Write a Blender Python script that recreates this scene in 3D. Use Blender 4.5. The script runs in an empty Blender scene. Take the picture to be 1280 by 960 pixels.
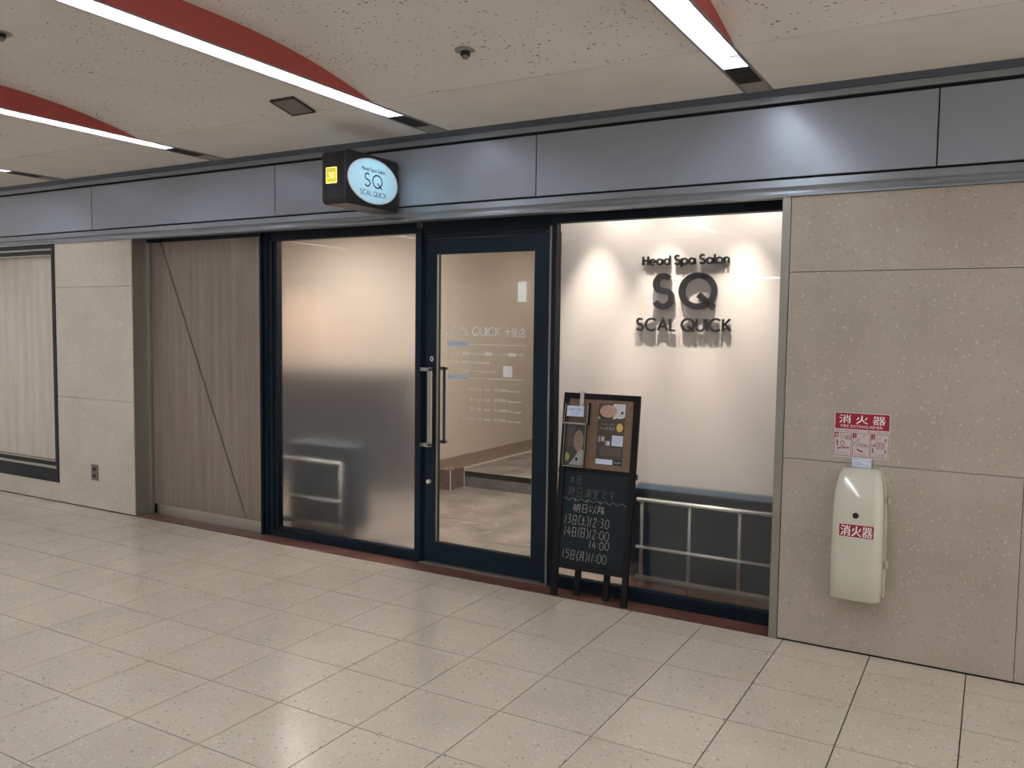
import bpy, bmesh, math, random
from mathutils import Matrix, Vector
random.seed(7)
C = bpy.context.scene.collection
SC = bpy.context.scene

# ---------------------------------------------------------------- camera, world, exposure
def setup_camera():
    yaw, pitch, roll = -0.5211277, -0.0667153, 0.0129194
    cy, sy = math.cos(yaw), math.sin(yaw)
    f = Vector((sy*math.cos(pitch), cy*math.cos(pitch), math.sin(pitch)))
    r = Vector((cy, -sy, 0)); u = r.cross(f)
    c, s = math.cos(roll), math.sin(roll)
    r2 = c*r + s*u; u2 = -s*r + c*u
    m = Matrix.Identity(4)
    for i in range(3):
        m[i][0] = r2[i]; m[i][1] = u2[i]; m[i][2] = -f[i]
    m.translation = Vector((0.85335, -4.22117, 1.52818))
    cd = bpy.data.cameras.new('camera'); cd.sensor_width = 36; cd.lens = 1051.223/1280*36
    cd.clip_start = 0.02; cd.clip_end = 100
    o = bpy.data.objects.new('camera', cd); C.objects.link(o); o.matrix_world = m
    SC.camera = o
setup_camera()
w = bpy.data.worlds.new('world'); SC.world = w; w.use_nodes = True
w.node_tree.nodes['Background'].inputs[0].default_value = (0.86, 0.80, 0.73, 1)
w.node_tree.nodes['Background'].inputs[1].default_value = 2.0
SC.view_settings.view_transform = 'Standard'
SC.view_settings.look = 'None'
SC.view_settings.gamma = 1
SC.view_settings.use_curve_mapping = False
SC.view_settings.exposure = 0.08
TUBE = 33.0          # corridor tubes, emission
SPOT = 9.0          # salon wall washers, W
ROOM = 22.0          # salon ceiling lights, W

def lamp(name, kind, loc, power, color, size=0.1, target=None, spot=None, blend=0.6, sy=None):
    l = bpy.data.lights.new(name, kind); l.energy = power; l.color = color
    if kind == 'AREA':
        l.size = size
        if sy: l.shape = 'RECTANGLE'; l.size_y = sy
    else: l.shadow_soft_size = size
    if kind == 'SPOT': l.spot_size = math.radians(spot); l.spot_blend = blend
    o = bpy.data.objects.new(name, l); C.objects.link(o); o.location = loc
    if target is not None:
        o.rotation_euler = (Vector(target)-Vector(loc)).to_track_quat('-Z', 'Y').to_euler()
    return o
WARM = (1.0, 0.88, 0.78); WW = (1.0, 0.92, 0.85)
for x in (-1.12, -0.70, -0.28):
    lamp('spot_lamp', 'SPOT', (x, 0.33, 2.50), SPOT, WW, 0.012, (x, 0.57, 1.75), 75, 0.9)
for x in (-1.3, -0.85, -0.40):
    lamp('added_wall_fill', 'SPOT', (x, 0.30, 2.54), 230, (1, .88, .77), 0.012, (x, 0.57, 0.80), 42, 1.0)  # added fill spots, no known fixtures: they brighten the lower lettering wall
lamp('room_lamp', 'AREA', (-4.9, 1.35, 2.52), ROOM*2.2, WW, 0.6, (-4.9, 1.35, 0))
lamp('entry_lamp', 'AREA', (-2.6, 1.3, 2.52), ROOM*2.3, WW, 0.5, (-2.6, 1.3, 0))
lamp('passage_lamp', 'AREA', (-2.7, 4.0, 2.52), ROOM*.55, WARM, 0.6, (-2.7, 4.0, 0))
lamp('glow_lamp', 'SPOT', (-5.6, 1.7, 2.2), 25, (1, .62, .45), 0.05, (-5.6, 2.5, .8), 95, 1.0)

lamp('added_gap_fill', 'AREA', (-.75, .40, 2.56), 11, WW, 1.5, (-.75, .46, 0), sy=.10)  # added fill strip in the window gap, evens out the lettering wall

# ---------------------------------------------------------------- materials
def mat(name, col=(.8, .8, .8), rough=.5, metal=0., spec=.5, emis=None, es=0., coat=0.):
    m = bpy.data.materials.new(name); m.use_nodes = True
    b = m.node_tree.nodes['Principled BSDF']
    b.inputs['Base Color'].default_value = (*col, 1); b.inputs['Roughness'].default_value = rough
    b.inputs['Metallic'].default_value = metal; b.inputs['Specular IOR Level'].default_value = spec
    b.inputs['Coat Weight'].default_value = coat; b.inputs['Coat Roughness'].default_value = .05
    if emis: b.inputs['Emission Color'].default_value = (*emis, 1); b.inputs['Emission Strength'].default_value = es
    return m
def N(m, t, **k):
    n = m.node_tree.nodes.new(t)
    for a, v in k.items(): setattr(n, a, v)
    return n
def L(m, a, b): m.node_tree.links.new(a, b)
def pos(m, scale=(1, 1, 1)):
    g = N(m, 'ShaderNodeNewGeometry'); mp = N(m, 'ShaderNodeMapping'); mp.inputs['Scale'].default_value = scale
    L(m, g.outputs['Position'], mp.inputs['Vector']); return mp.outputs[0]
def ramp(m, fac, a, b, ca=(0, 0, 0), cb=(1, 1, 1)):
    r = N(m, 'ShaderNodeValToRGB'); r.color_ramp.elements[0].position = a; r.color_ramp.elements[1].position = b
    r.color_ramp.elements[0].color = (*ca, 1); r.color_ramp.elements[1].color = (*cb, 1)
    L(m, fac, r.inputs[0]); return r.outputs[0]
def mixc(m, fac, a, b, mode='MIX'):
    n = N(m, 'ShaderNodeMix', data_type='RGBA', blend_type=mode)
    for s, v in ((0, fac), (6, a), (7, b)):
        if isinstance(v, (int, float)): n.inputs[s].default_value = v
        elif isinstance(v, tuple): n.inputs[s].default_value = (*v, 1)
        else: L(m, v, n.inputs[s])
    return n.outputs[2]
def mth(m, op, a, b=0.):
    n = N(m, 'ShaderNodeMath', operation=op)
    for s, v in ((0, a), (1, b)):
        if isinstance(v, (int, float)): n.inputs[s].default_value = v
        else: L(m, v, n.inputs[s])
    return n.outputs[0]
def bsdf(m): return m.node_tree.nodes['Principled BSDF']
def flecks(m, base, light, dark, scale, thr=.35, pl=.90, pd=.06):
    v = N(m, 'ShaderNodeTexVoronoi'); v.inputs['Scale'].default_value = scale
    dn = N(m, 'ShaderNodeTexNoise'); dn.inputs['Scale'].default_value = 70; L(m, pos(m), dn.inputs['Vector'])
    va_ = N(m, 'ShaderNodeVectorMath', operation='SCALE'); L(m, dn.outputs['Color'], va_.inputs[0]); va_.inputs['Scale'].default_value = .016
    vb_ = N(m, 'ShaderNodeVectorMath', operation='ADD'); L(m, pos(m), vb_.inputs[0]); L(m, va_.outputs[0], vb_.inputs[1]); L(m, vb_.outputs[0], v.inputs['Vector'])
    s = N(m, 'ShaderNodeSeparateColor'); L(m, v.outputs['Color'], s.inputs[0])
    near = mth(m, 'LESS_THAN', v.outputs['Distance'], thr)
    fl = mth(m, 'MULTIPLY', mth(m, 'GREATER_THAN', s.outputs[0], pl), near)
    fd = mth(m, 'MULTIPLY', mth(m, 'LESS_THAN', s.outputs[0], pd), near)
    return mixc(m, fd, mixc(m, fl, base, light), dark)
def mottled(m, c1, c2, scale, detail=4):
    n = N(m, 'ShaderNodeTexNoise'); n.inputs['Scale'].default_value = scale; n.inputs['Detail'].default_value = detail
    L(m, pos(m), n.inputs['Vector']); return mixc(m, ramp(m, n.outputs[0], .35, .65), c1, c2), n.outputs[0]

M = {}
def stone(name, c1, c2, light, dark, rough, scale=55):
    m = mat(name, rough=rough)
    base, nf = mottled(m, c1, c2, 3.0)
    oi = N(m, 'ShaderNodeObjectInfo')
    base = mixc(m, mth(m, 'MULTIPLY', oi.outputs['Random'], .10), base, tuple(x*.55 for x in c1))
    c = flecks(m, base, light, dark, scale)
    c = flecks(m, c, light, dark, scale*2.3, .4, .93, .07)
    L(m, c, bsdf(m).inputs['Base Color'])
    n2 = N(m, 'ShaderNodeTexNoise'); n2.inputs['Scale'].default_value = 9; L(m, pos(m), n2.inputs['Vector'])
    L(m, mth(m, 'ADD', mth(m, 'MULTIPLY', n2.outputs[0], .14), rough-.07), bsdf(m).inputs['Roughness'])
    return m
M['tile'] = stone('terrazzo_floor', (.60, .525, .42), (.655, .575, .465), (.72, .66, .56), (.40, .34, .27), .20, 60)
M['wall'] = stone('terrazzo_wall', (.40, .345, .285), (.45, .395, .325), (.54, .485, .415), (.345, .295, .24), .42, 62)
M['wall_lit'] = stone('terrazzo_wall_lit', (.64, .58, .49), (.70, .635, .54), (.76, .70, .60), (.54, .47, .38), .42, 40)  # same stone as the right wall, with brighter light painted into its colour
M['grout'] = mat('grout', (.012, .009, .007), .9)
M['granite'] = stone('red_granite', (.11, .040, .030), (.16, .062, .045), (.28, .14, .11), (.03, .015, .012), .4, 120)
M['slate'] = mat('slate_tile', rough=.42)
def slate(m):
    b, nf = mottled(m, (.155, .13, .115), (.27, .23, .20), 4.0, 8)
    n = N(m, 'ShaderNodeTexNoise'); n.inputs['Scale'].default_value = 5; n.inputs['Detail'].default_value = 9; n.inputs['Distortion'].default_value = 1.4
    L(m, pos(m, (1, 2.2, 1)), n.inputs['Vector'])
    b = mixc(m, ramp(m, n.outputs[0], .58, .72), b, (.42, .34, .28))
    L(m, b, bsdf(m).inputs['Base Color'])
slate(M['slate'])
M['slate_grout'] = mat('slate_grout', (.50, .43, .37), .7)
M['slate_dark'] = mat('slate_riser', rough=.5)
b_, _ = mottled(M['slate_dark'], (.075, .072, .072), (.13, .122, .118), 6, 6); L(M['slate_dark'], b_, bsdf(M['slate_dark']).inputs['Base Color'])
M['frame'] = mat('navy_aluminium', (.003, .009, .018), .5, .0, .22)
M['frame2'] = mat('navy_aluminium_door', (.004, .014, .025), .5, .0, .22)
M['gap'] = mat('shadow_gap', (.002, .002, .004), .8)
M['steel'] = mat('brushed_steel', (.50, .50, .47), .32, 1.)
M['steel_dull'] = mat('steel_trim', (.34, .34, .30), .45, .85)
M['steel_kick'] = mat('kick_plate_steel', (.58, .56, .52), .40, .9)
M['chrome'] = mat('rail_steel', (.88, .88, .86), .32, .55)
M['fascia'] = mat('fascia_grey_metal', (.31, .345, .40), .36, .25)
n_ = N(M['fascia'], 'ShaderNodeTexNoise'); n_.inputs['Scale'].default_value = 2.2; L(M['fascia'], pos(M['fascia']), n_.inputs['Vector'])
L(M['fascia'], mth(M['fascia'], 'ADD', mth(M['fascia'], 'MULTIPLY', n_.outputs[0], .10), .28), bsdf(M['fascia']).inputs['Roughness'])
M['fascia_trim'] = mat('fascia_moulding', (.28, .31, .34), .38, .6)
M['fascia_dark'] = mat('fascia_cove', (.11, .125, .17), .4, .4)
def ceil_mat():
    m = mat('ceiling_board', rough=.9)
    b, nf = mottled(m, (.76, .735, .705), (.81, .785, .755), 2.0)
    v = N(m, 'ShaderNodeTexVoronoi'); v.inputs['Scale'].default_value = 62
    L(m, pos(m, (.6, 1.15, 0)), v.inputs['Vector'])
    s = N(m, 'ShaderNodeSeparateColor'); L(m, v.outputs['Color'], s.inputs[0])
    thr = mth(m, 'MULTIPLY', s.outputs[1], .30)
    hole = mth(m, 'MULTIPLY', mth(m, 'LESS_THAN', v.outputs['Distance'], thr), mth(m, 'GREATER_THAN', s.outputs[0], .35))
    big = N(m, 'ShaderNodeTexNoise'); big.inputs['Scale'].default_value = 3.5; L(m, pos(m), big.inputs['Vector'])
    hole = mth(m, 'MULTIPLY', hole, ramp(m, big.outputs[0], .35, .60))
    L(m, mixc(m, hole, b, (.10, .08, .07)), bsdf(m).inputs['Base Color'])
    return m
M['ceil'] = ceil_mat()
M['ceil_plain'] = mat('ceiling_board_plain', (.57, .53, .47), .9)
b_, _ = mottled(M['ceil_plain'], (.79, .765, .73), (.84, .81, .775), 4); L(M['ceil_plain'], b_, bsdf(M['ceil_plain']).inputs['Base Color'])
M['red'] = mat('red_paint', (.40, .075, .065), .6)
M['lamp_edge'] = mat('lamp_edge_grey', (.26, .24, .25), .45, .4)
M['reflector'] = mat('reflector_white', (.78, .80, .86), .35)
M['tube'] = mat('tube_glow', (1, 1, 1), emis=(.92, .95, 1.0), es=TUBE)
M['blank'] = mat('olive_plate', (.34, .33, .29), .6)
M['black'] = mat('black_satin', (.010, .010, .012), .35)
M['blackwood'] = mat('black_painted_wood', (.006, .005, .008), .55, 0., .25)
M['grille'] = mat('grille_black', (.035, .033, .033), .6)
M['vent'] = mat('vent_grey', (.26, .24, .23), .6)
def wood(name, c1, c2, sc=45):
    m = mat(name, rough=.5)
    n = N(m, 'ShaderNodeTexNoise'); n.inputs['Scale'].default_value = 1.; n.inputs['Detail'].default_value = 5
    L(m, pos(m, (sc*.45, sc*.45, .8)), n.inputs['Vector'])
    n2 = N(m, 'ShaderNodeTexNoise'); n2.inputs['Scale'].default_value = 1.; n2.inputs['Detail'].default_value = 3
    L(m, pos(m, (sc*3, sc*3, 4)), n2.inputs['Vector'])
    f = mth(m, 'ADD', mth(m, 'MULTIPLY', n.outputs[0], .7), mth(m, 'MULTIPLY', n2.outputs[0], .3))
    L(m, mixc(m, ramp(m, f, .36, .64), c1, c2), bsdf(m).inputs['Base Color'])
    return m
M['wood'] = wood('grey_walnut_laminate', (.205, .160, .135), (.295, .238, .203))
M['wood_pale'] = wood('pale_oak_laminate', (.60, .54, .455), (.74, .68, .59), 30)
M['plaster'] = mat('white_plaster', (.78, .73, .68), .75)
M['plaster2'] = mat('beige_wallpaper', (.52, .455, .385), .8)
M['basebd'] = mat('skirting_taupe', (.25, .19, .145), .6)
M['cabinet'] = mat('dark_blue_cabinet', (.006, .026, .046), .6)
M['charcoal'] = mat('charcoal_upholstery', (.06, .068, .085), .7)
M['brickbox'] = mat('brown_planter', rough=.7)
b_, _ = mottled(M['brickbox'], (.10, .060, .050), (.15, .09, .075), 40); L(M['brickbox'], b_, bsdf(M['brickbox']).inputs['Base Color'])
M['pebble'] = mat('pebble', (.34, .22, .18), .7)
M['white'] = mat('white_vinyl', (.86, .86, .86), .5)
M['label_blue'] = mat('pale_blue_vinyl', (.50, .60, .76), .5)
M['cream'] = mat('cream_plastic', (.62, .61, .50), .16, coat=.6)
M['sign_red'] = mat('sign_red', (.30, .008, .022), .4)
M['sign_white'] = mat('sign_white', (.62, .54, .54), .45)
M['sign_ink'] = mat('sign_ink', (.16, .01, .03), .5)
M['paper'] = mat('paper_tag', (.68, .72, .88), .7)
M['paper_ink'] = mat('paper_ink', (.22, .26, .42), .7)
M['chalkboard'] = mat('chalkboard', (.005, .013, .019), .6, 0., .3)
M['chalk'] = mat('chalk_white', (.50, .47, .41), .9)
M['chalk_dim'] = mat('chalk_faded', (.15, .135, .125), .9)
M['cork'] = mat('cork', rough=.9)
b_, _ = mottled(M['cork'], (.17, .108, .066), (.22, .142, .088), 120); L(M['cork'], b_, bsdf(M['cork']).inputs['Base Color'])
M['poster_dark'] = mat('poster_taupe', (.065, .053, .046), .35)
M['skin'] = mat('print_skin', (.50, .32, .25), .4)
M['skin2'] = mat('print_skin_shade', (.30, .16, .115), .4)
M['print_hair'] = mat('print_hair', (.055, .038, .03), .4)
M['print_white'] = mat('print_white', (.62, .62, .66), .4)
M['print_grey'] = mat('print_grey', (.30, .28, .28), .4)
M['gold'] = mat('print_gold', (.60, .47, .10), .4)
M['print_black'] = mat('print_black', (.012, .012, .016), .4)
M['sky_label'] = mat('print_label', (.62, .72, .88), .4)
M['blue_ink'] = mat('print_blue_ink', (.03, .09, .35), .4)
M['outlet'] = mat('outlet_grey', (.20, .17, .15), .5, .4)
M['dark'] = mat('dark_hole', (.01, .008, .008), .7)
M['ink'] = mat('logo_ink', (.006, .012, .02), .4)
M['yellow'] = mat('yellow_lit', (.75, .72, .02), .4, emis=(.80, .74, .02), es=.35)
M['yellow_pale'] = mat('yellow_pale_lit', (.9, .88, .4), .4, emis=(.95, .92, .45), es=.9)
def face_mat():
    m = mat('sign_face_lit', (.35, .45, .5), .3)
    L(m, mixc(m, 1.0, (.40, .78, 1.0), (.40, .78, 1.0)), bsdf(m).inputs['Emission Color'])
    # inner lamp's falloff painted into the emission: strongest high on the oval
    g = N(m, 'ShaderNodeNewGeometry'); d = N(m, 'ShaderNodeVectorMath', operation='DISTANCE')
    L(m, g.outputs['Position'], d.inputs[0]); d.inputs[1].default_value = (-2.365, -.27, 2.44)
    r = ramp(m, d.outputs['Value'], .03, .26, (1., 1., 1.), (.55, .55, .55))
    L(m, mth(m, 'MULTIPLY', r, .66), bsdf(m).inputs['Emission Strength'])
    return m
M['face'] = face_mat()
M['lit_shop'] = mat('lit_shop_panel', (.3, .29, .28), .6, emis=(1, .93, .88), es=.24)
M['lit_strip'] = mat('lit_strip', (1, 1, 1), .5, emis=(.75, .93, 1), es=5.0)
M['shop_red'] = mat('shop_red', (.55, .14, .09), .5, emis=(.6, .18, .12), es=.18)
M['shop_grey'] = mat('shop_grey', (.5, .47, .45), .5, emis=(1, .9, .85), es=.18)
M['opp_text'] = mat('opposite_letter', (.12, .07, .06), .5)
def glass_mat(name, film):
    m = bpy.data.materials.new(name); m.use_nodes = True; nt = m.node_tree; nt.nodes.clear()
    out = N(m, 'ShaderNodeOutputMaterial')
    if not film:
        lw = N(m, 'ShaderNodeFresnel'); lw.inputs['IOR'].default_value = 1.45
        tr = N(m, 'ShaderNodeBsdfTransparent'); tr.inputs[0].default_value = (.96, .97, .965, 1)
        gl = N(m, 'ShaderNodeBsdfGlossy'); gl.inputs['Roughness'].default_value = 0.0
        mx = N(m, 'ShaderNodeMixShader'); L(m, lw.outputs[0], mx.inputs[0]); L(m, tr.outputs[0], mx.inputs[1]); L(m, gl.outputs[0], mx.inputs[2])
        L(m, mx.outputs[0], out.inputs[0]); return m
    z0, z1, rmax = film
    g = N(m, 'ShaderNodeNewGeometry'); s = N(m, 'ShaderNodeSeparateXYZ'); L(m, g.outputs['Position'], s.inputs[0])
    mr = N(m, 'ShaderNodeMapRange', interpolation_type='SMOOTHSTEP'); L(m, s.outputs[2], mr.inputs['Value'])
    mr.inputs['From Min'].default_value = z0; mr.inputs['From Max'].default_value = z1
    mr.inputs['To Min'].default_value = rmax; mr.inputs['To Max'].default_value = 0.0
    p = N(m, 'ShaderNodeBsdfPrincipled'); p.inputs['Base Color'].default_value = (.97, .965, .96, 1)
    p.inputs['Transmission Weight'].default_value = 1; p.inputs['IOR'].default_value = 1.2
    p.inputs['Coat Weight'].default_value = .8; p.inputs['Coat Roughness'].default_value = 0.0; p.inputs['Coat IOR'].default_value = 1.45
    L(m, mr.outputs[0], p.inputs['Roughness']); L(m, p.outputs[0], out.inputs[0])
    return m
M['glass'] = glass_mat('clear_glass', None)
M['film1'] = glass_mat('gradient_frosted_glass', (1.0, 1.80, .38))
M['film2'] = glass_mat('gradient_frosted_glass_right', (.50, 1.10, .25))
M['acrylic'] = glass_mat('clear_acrylic', None)

# ---------------------------------------------------------------- helpers
def box(bm, x0, x1, y0, y1, z0, z1):
    v = [bm.verts.new(p) for p in ((x0,y0,z0),(x1,y0,z0),(x1,y1,z0),(x0,y1,z0),(x0,y0,z1),(x1,y0,z1),(x1,y1,z1),(x0,y1,z1))]
    for f in ((0,3,2,1),(4,5,6,7),(0,1,5,4),(1,2,6,5),(2,3,7,6),(3,0,4,7)): bm.faces.new([v[i] for i in f])
def prism(bm, pts, M4, t):
    """extrude a 2D outline (u,v) from n=0 to n=t in frame M4"""
    a = [bm.verts.new(M4 @ Vector((p[0], p[1], 0))) for p in pts]
    b = [bm.verts.new(M4 @ Vector((p[0], p[1], t))) for p in pts]
    n = len(pts)
    try:
        bm.faces.new(a[::-1]); bm.faces.new(b)
    except ValueError: pass
    for i in range(n): bm.faces.new([a[i], a[(i+1) % n], b[(i+1) % n], b[i]])
def rrect(x0, x1, z0, z1, r, k=5):
    o = []
    for cx, cz, a0 in ((x1-r, z1-r, 0), (x0+r, z1-r, 90), (x0+r, z0+r, 180), (x1-r, z0+r, 270)):
        for i in range(k+1):
            a = math.radians(a0 + 90*i/k); o.append((cx+r*math.cos(a), cz+r*math.sin(a)))
    return o
def ell(cx, cz, rx, rz, k=40): return [(cx+rx*math.cos(2*math.pi*i/k), cz+rz*math.sin(2*math.pi*i/k)) for i in range(k)]
def frame(o, u, v, n):
    m = Matrix.Identity(4)
    for i in range(3): m[i][0] = u[i]; m[i][1] = v[i]; m[i][2] = n[i]; m[i][3] = o[i]
    return m
def FY(y): return frame((0, y, 0), (1, 0, 0), (0, 0, 1), (0, -1, 0))      # facing the corridor
def cyl(bm, p, q, r, k=16):
    p = Vector(p); q = Vector(q); d = q-p
    mt = Matrix.Translation((p+q)/2) @ d.to_track_quat('Z', 'Y').to_matrix().to_4x4()
    bmesh.ops.create_cone(bm, cap_ends=True, segments=k, radius1=r, radius2=r, depth=d.length, matrix=mt)
def ribbon(bm, pts, w, F, t, closed=False):
    n = len(pts); P = [Vector(p) for p in pts]; off = []
    for i in range(n):
        if closed: a, b = P[(i-1) % n], P[(i+1) % n]; d1 = (P[i]-a).normalized(); d2 = (b-P[i]).normalized()
        else:
            d1 = (P[i]-P[i-1]).normalized() if i else (P[1]-P[0]).normalized()
            d2 = (P[i+1]-P[i]).normalized() if i < n-1 else d1
        t_ = (d1+d2)
        t_ = t_.normalized() if t_.length > 1e-4 else d1
        nn = Vector((-t_.y, t_.x)); c = max(.45, nn.dot(Vector((-d1.y, d1.x)))); off.append(nn*(w/2/c))
    A = [bm.verts.new(F @ Vector((*(P[i]+off[i]), 0))) for i in range(n)]; B = [bm.verts.new(F @ Vector((*(P[i]-off[i]), 0))) for i in range(n)]
    A2 = [bm.verts.new(F @ Vector((*(P[i]+off[i]), t))) for i in range(n)]; B2 = [bm.verts.new(F @ Vector((*(P[i]-off[i]), t))) for i in range(n)]
    for i in range(n if closed else n-1):
        j = (i+1) % n
        bm.faces.new([A2[i], B2[i], B2[j], A2[j]]); bm.faces.new([A[i], A[j], B[j], B[i]])
        bm.faces.new([A[i], A2[i], A2[j], A[j]]); bm.faces.new([B[i], B[j], B2[j], B2[i]])
    if not closed:
        bm.faces.new([A[0], B[0], B2[0], A2[0]]); bm.faces.new([A[-1], A2[-1], B2[-1], B[-1]])

def wloc(o):
    v = Vector(o.location)
    while o.parent: o = o.parent; v += Vector(o.location)
    return v
def obj(name, bm, m, parent=None, bevel=0, smooth=False, label=None, kind=None):
    bmesh.ops.recalc_face_normals(bm, faces=bm.faces)
    me = bpy.data.meshes.new(name)
    if parent: bmesh.ops.translate(bm, verts=bm.verts, vec=-wloc(parent))
    bm.to_mesh(me); bm.free()
    me.materials.append(m)
    if smooth:
        for p in me.polygons: p.use_smooth = True
    o = bpy.data.objects.new(name, me); C.objects.link(o)
    if parent: o.parent = parent
    if bevel:
        b = o.modifiers.new('bevel', 'BEVEL'); b.width = bevel; b.segments = 2; b.limit_method = 'ANGLE'
    if label: o['label'] = label
    if kind: o['kind'] = kind
    return o
def tag(o, label, cat, group=None, kind=None):
    o['label'] = label; o['category'] = cat
    if group: o['group'] = group
    if kind: o['kind'] = kind
    return o
def thing(name, loc, label, cat, group=None, kind=None):
    o = bpy.data.objects.new(name, None); o.empty_display_size = .05; C.objects.link(o); o.location = loc
    return tag(o, label, cat, group, kind)
def B(name, m, parent, *bs, bevel=0, label=None, kind=None):
    bm = bmesh.new()
    for b in bs: box(bm, *b)
    return obj(name, bm, m, parent, bevel, label=label, kind=kind)
def dup(o, parent=None):
    c = o.copy(); C.objects.link(c); c.parent = parent
    for ch in list(o.children): dup(ch, c)
    return c
def strips(name, outlines, m, parent, F, t, label=None):
    bm = bmesh.new()
    for o in outlines: prism(bm, o, F, t)
    return obj(name, bm, m, parent, label=label)
def R4(x0, x1, z0, z1): return [(x0, z0), (x1, z0), (x1, z1), (x0, z1)]

def text(name, body, m, parent, F, x0, x1, z0, z1=None, ext=.0003, label=None, space=1.0):
    """lettering from the built-in typeface fitted into a box of frame F"""
    cu = bpy.data.curves.new(name, 'FONT'); cu.body = body; cu.size = 1; cu.resolution_u = 2; cu.space_character = space
    to = bpy.data.objects.new(name, cu); C.objects.link(to)
    bpy.context.view_layer.update()
    dg = bpy.context.evaluated_depsgraph_get()
    me = bpy.data.meshes.new_from_object(to.evaluated_get(dg))
    bpy.data.objects.remove(to); bpy.data.curves.remove(cu)
    xs = [v.co.x for v in me.vertices]; ys = [v.co.y for v in me.vertices]
    if not xs: return None
    sx = (x1-x0)/(max(xs)-min(xs)); sz = sx if z1 is None else (z1-z0)/(max(ys)-min(ys))
    mx, my = min(xs), min(ys); off = wloc(parent) if parent else Vector()
    for v in me.vertices:
        v.co = F @ Vector((x0+(v.co.x-mx)*sx, z0+(v.co.y-my)*sz, ext)) - off
    me.materials.clear(); me.materials.append(m)
    o = bpy.data.objects.new(name, me); C.objects.link(o)
    if parent: o.parent = parent
    if label: o['label'] = label
    return o

# geometric sans strokes for the salon lettering
def arc(cx, cy, rx, ry, a0, a1, k=14): return [(cx+rx*math.cos(math.radians(a0+(a1-a0)*i/k)), cy+ry*math.sin(math.radians(a0+(a1-a0)*i/k))) for i in range(k+1)]
def O_(cx, cy, r): return ('c', arc(cx, cy, r, r, 0, 360, 30)[:-1])
GL = {
 'S': ([arc(.28, .75, .24, .25, 40, 230) + arc(.28, .27, .27, .27, 50, -155)], .56),
 'Q': ([O_(.5, .5, .5), [(.52, .38), (1.0, -.05)]], 1.0),
 'C': ([arc(.5, .5, .5, .5, 48, 312, 24)], .86),
 'A': ([[(0, 0), (.4, 1), (.8, 0)], [(.13, .33), (.67, .33)]], .80),
 'L': ([[(0, 1), (0, 0), (.42, 0)]], .42),
 'U': ([[(0, 1), (0, .32)] + arc(.32, .32, .32, .32, 180, 360)[1:] + [(.64, 1)]], .64),
 'I': ([[(0, 1), (0, 0)]], .0),
 'K': ([[(0, 1), (0, 0)], [(.55, 1), (.03, .46)], [(.17, .60), (.62, 0)]], .6),
 'H': ([[(0, 1), (0, 0)], [(.58, 1), (.58, 0)], [(0, .52), (.58, .52)]], .58),
 'e': ([[(.02, .33), (.62, .33)] + arc(.32, .32, .31, .31, 5, 318, 20)], .62),
 'a': ([O_(.31, .32, .31), [(.64, .64), (.64, 0)]], .64),
 'd': ([O_(.31, .32, .31), [(.64, 1.02), (.64, 0)]], .64),
 'p': ([O_(.33, .32, .31), [(0, .64), (0, -.3)]], .64),
 'l': ([[(0, 1.02), (0, 0)]], .0),
 'o': ([O_(.32, .32, .32)], .64),
 'n': ([[(0, .64), (0, 0)], [(0, .36)] + arc(.24, .38, .24, .26, 160, 0, 8) + [(.48, 0)]], .48),
}
def logo(word, m, parent, F, x0, x1, z0, z1, wt, ext, gap=.22, each=True, name='letter'):
    adv = 0; lay = []
    for ch in word:
        if ch == ' ': adv += .34; continue
        st, w_ = GL[ch]; lay.append((st, adv)); adv += w_+gap
    tot = adv-gap; sx = (x1-x0)/tot; sz = (z1-z0)
    bm = bmesh.new()
    for st, a in lay:
        for s in st:
            closed = s[0] == 'c'; pts = s[1] if closed else s
            ribbon(bm, [(x0+(a+p[0])*sx, z0+p[1]*sz) for p in pts], wt*sz, F, ext, closed)
        if each: obj(name, bm, m, parent); bm = bmesh.new()
    if not each: return obj(name, bm, m, parent)
    bm.free()

# ---------------------------------------------------------------- floor
T = .4008
fl = thing('floor', (0, 0, 0), 'polished beige terrazzo corridor floor of square tiles with dark joints', 'floor', kind='structure')
B('grout_bed', M['grout'], fl, (-14, 6, -8, 0.299, -.06, -.008))
bm = bmesh.new(); box(bm, .0024, T-.0024, .0024, T-.0024, -.02, 0); tile_me = None
bm2 = bmesh.new(); box(bm2, .0024, T-.0024, .0024, .2042-.0006, -.02, 0)
t0 = obj('tile', bm, M['tile'], fl); t1 = obj('tile', bm2, M['tile'], fl)
camR = SC.camera.matrix_world.inverted()
def inview(p):
    q = camR @ Vector(p)
    if q.z > -.05: return None
    return (640+1051.2*q.x/-q.z, 480-1051.2*q.y/-q.z)
vis, rest = [], []
for i in range(-34, 15):
    for j in range(0, 20):
        x = i*T; y = -.2042 if j == 0 else -.2042-j*T; hh = .2042 if j == 0 else T
        cs = [inview((x+a, y+b, 0)) for a in (0, T) for b in (0, hh)]
        ok = [c for c in cs if c]
        if len(ok) == 4 and min(c[0] for c in ok) < 1285 and max(c[0] for c in ok) > -5 and min(c[1] for c in ok) < 965:
            xs = [c[0] for c in ok]; ys = [c[1] for c in ok]
            vis.append(((max(xs)-min(xs))*(max(ys)-min(ys)), x, y, j))
        elif len(ok) > 0 and any(-300 < c[0] < 1600 and c[1] < 1300 for c in ok): vis.append((99999, x, y, j))
        else: rest.append((x, y, hh))
vis.sort(reverse=True)
rest += [(x, y, .2042 if j == 0 else T) for _, x, y, j in vis[290:]]
first = {0: t1, 1: t0}; used = set()
for _, x, y, j in vis[:290]:
    k = 0 if j == 0 else 1
    o = first[k] if k not in used else first[k].copy()
    if k in used: C.objects.link(o)
    used.add(k); o.location = (x, y, 0)
bm = bmesh.new()
for x, y, hh in rest: box(bm, x+.0024, x+T-.0024, y+.0024, y+hh-.0024, -.02, 0)
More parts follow.
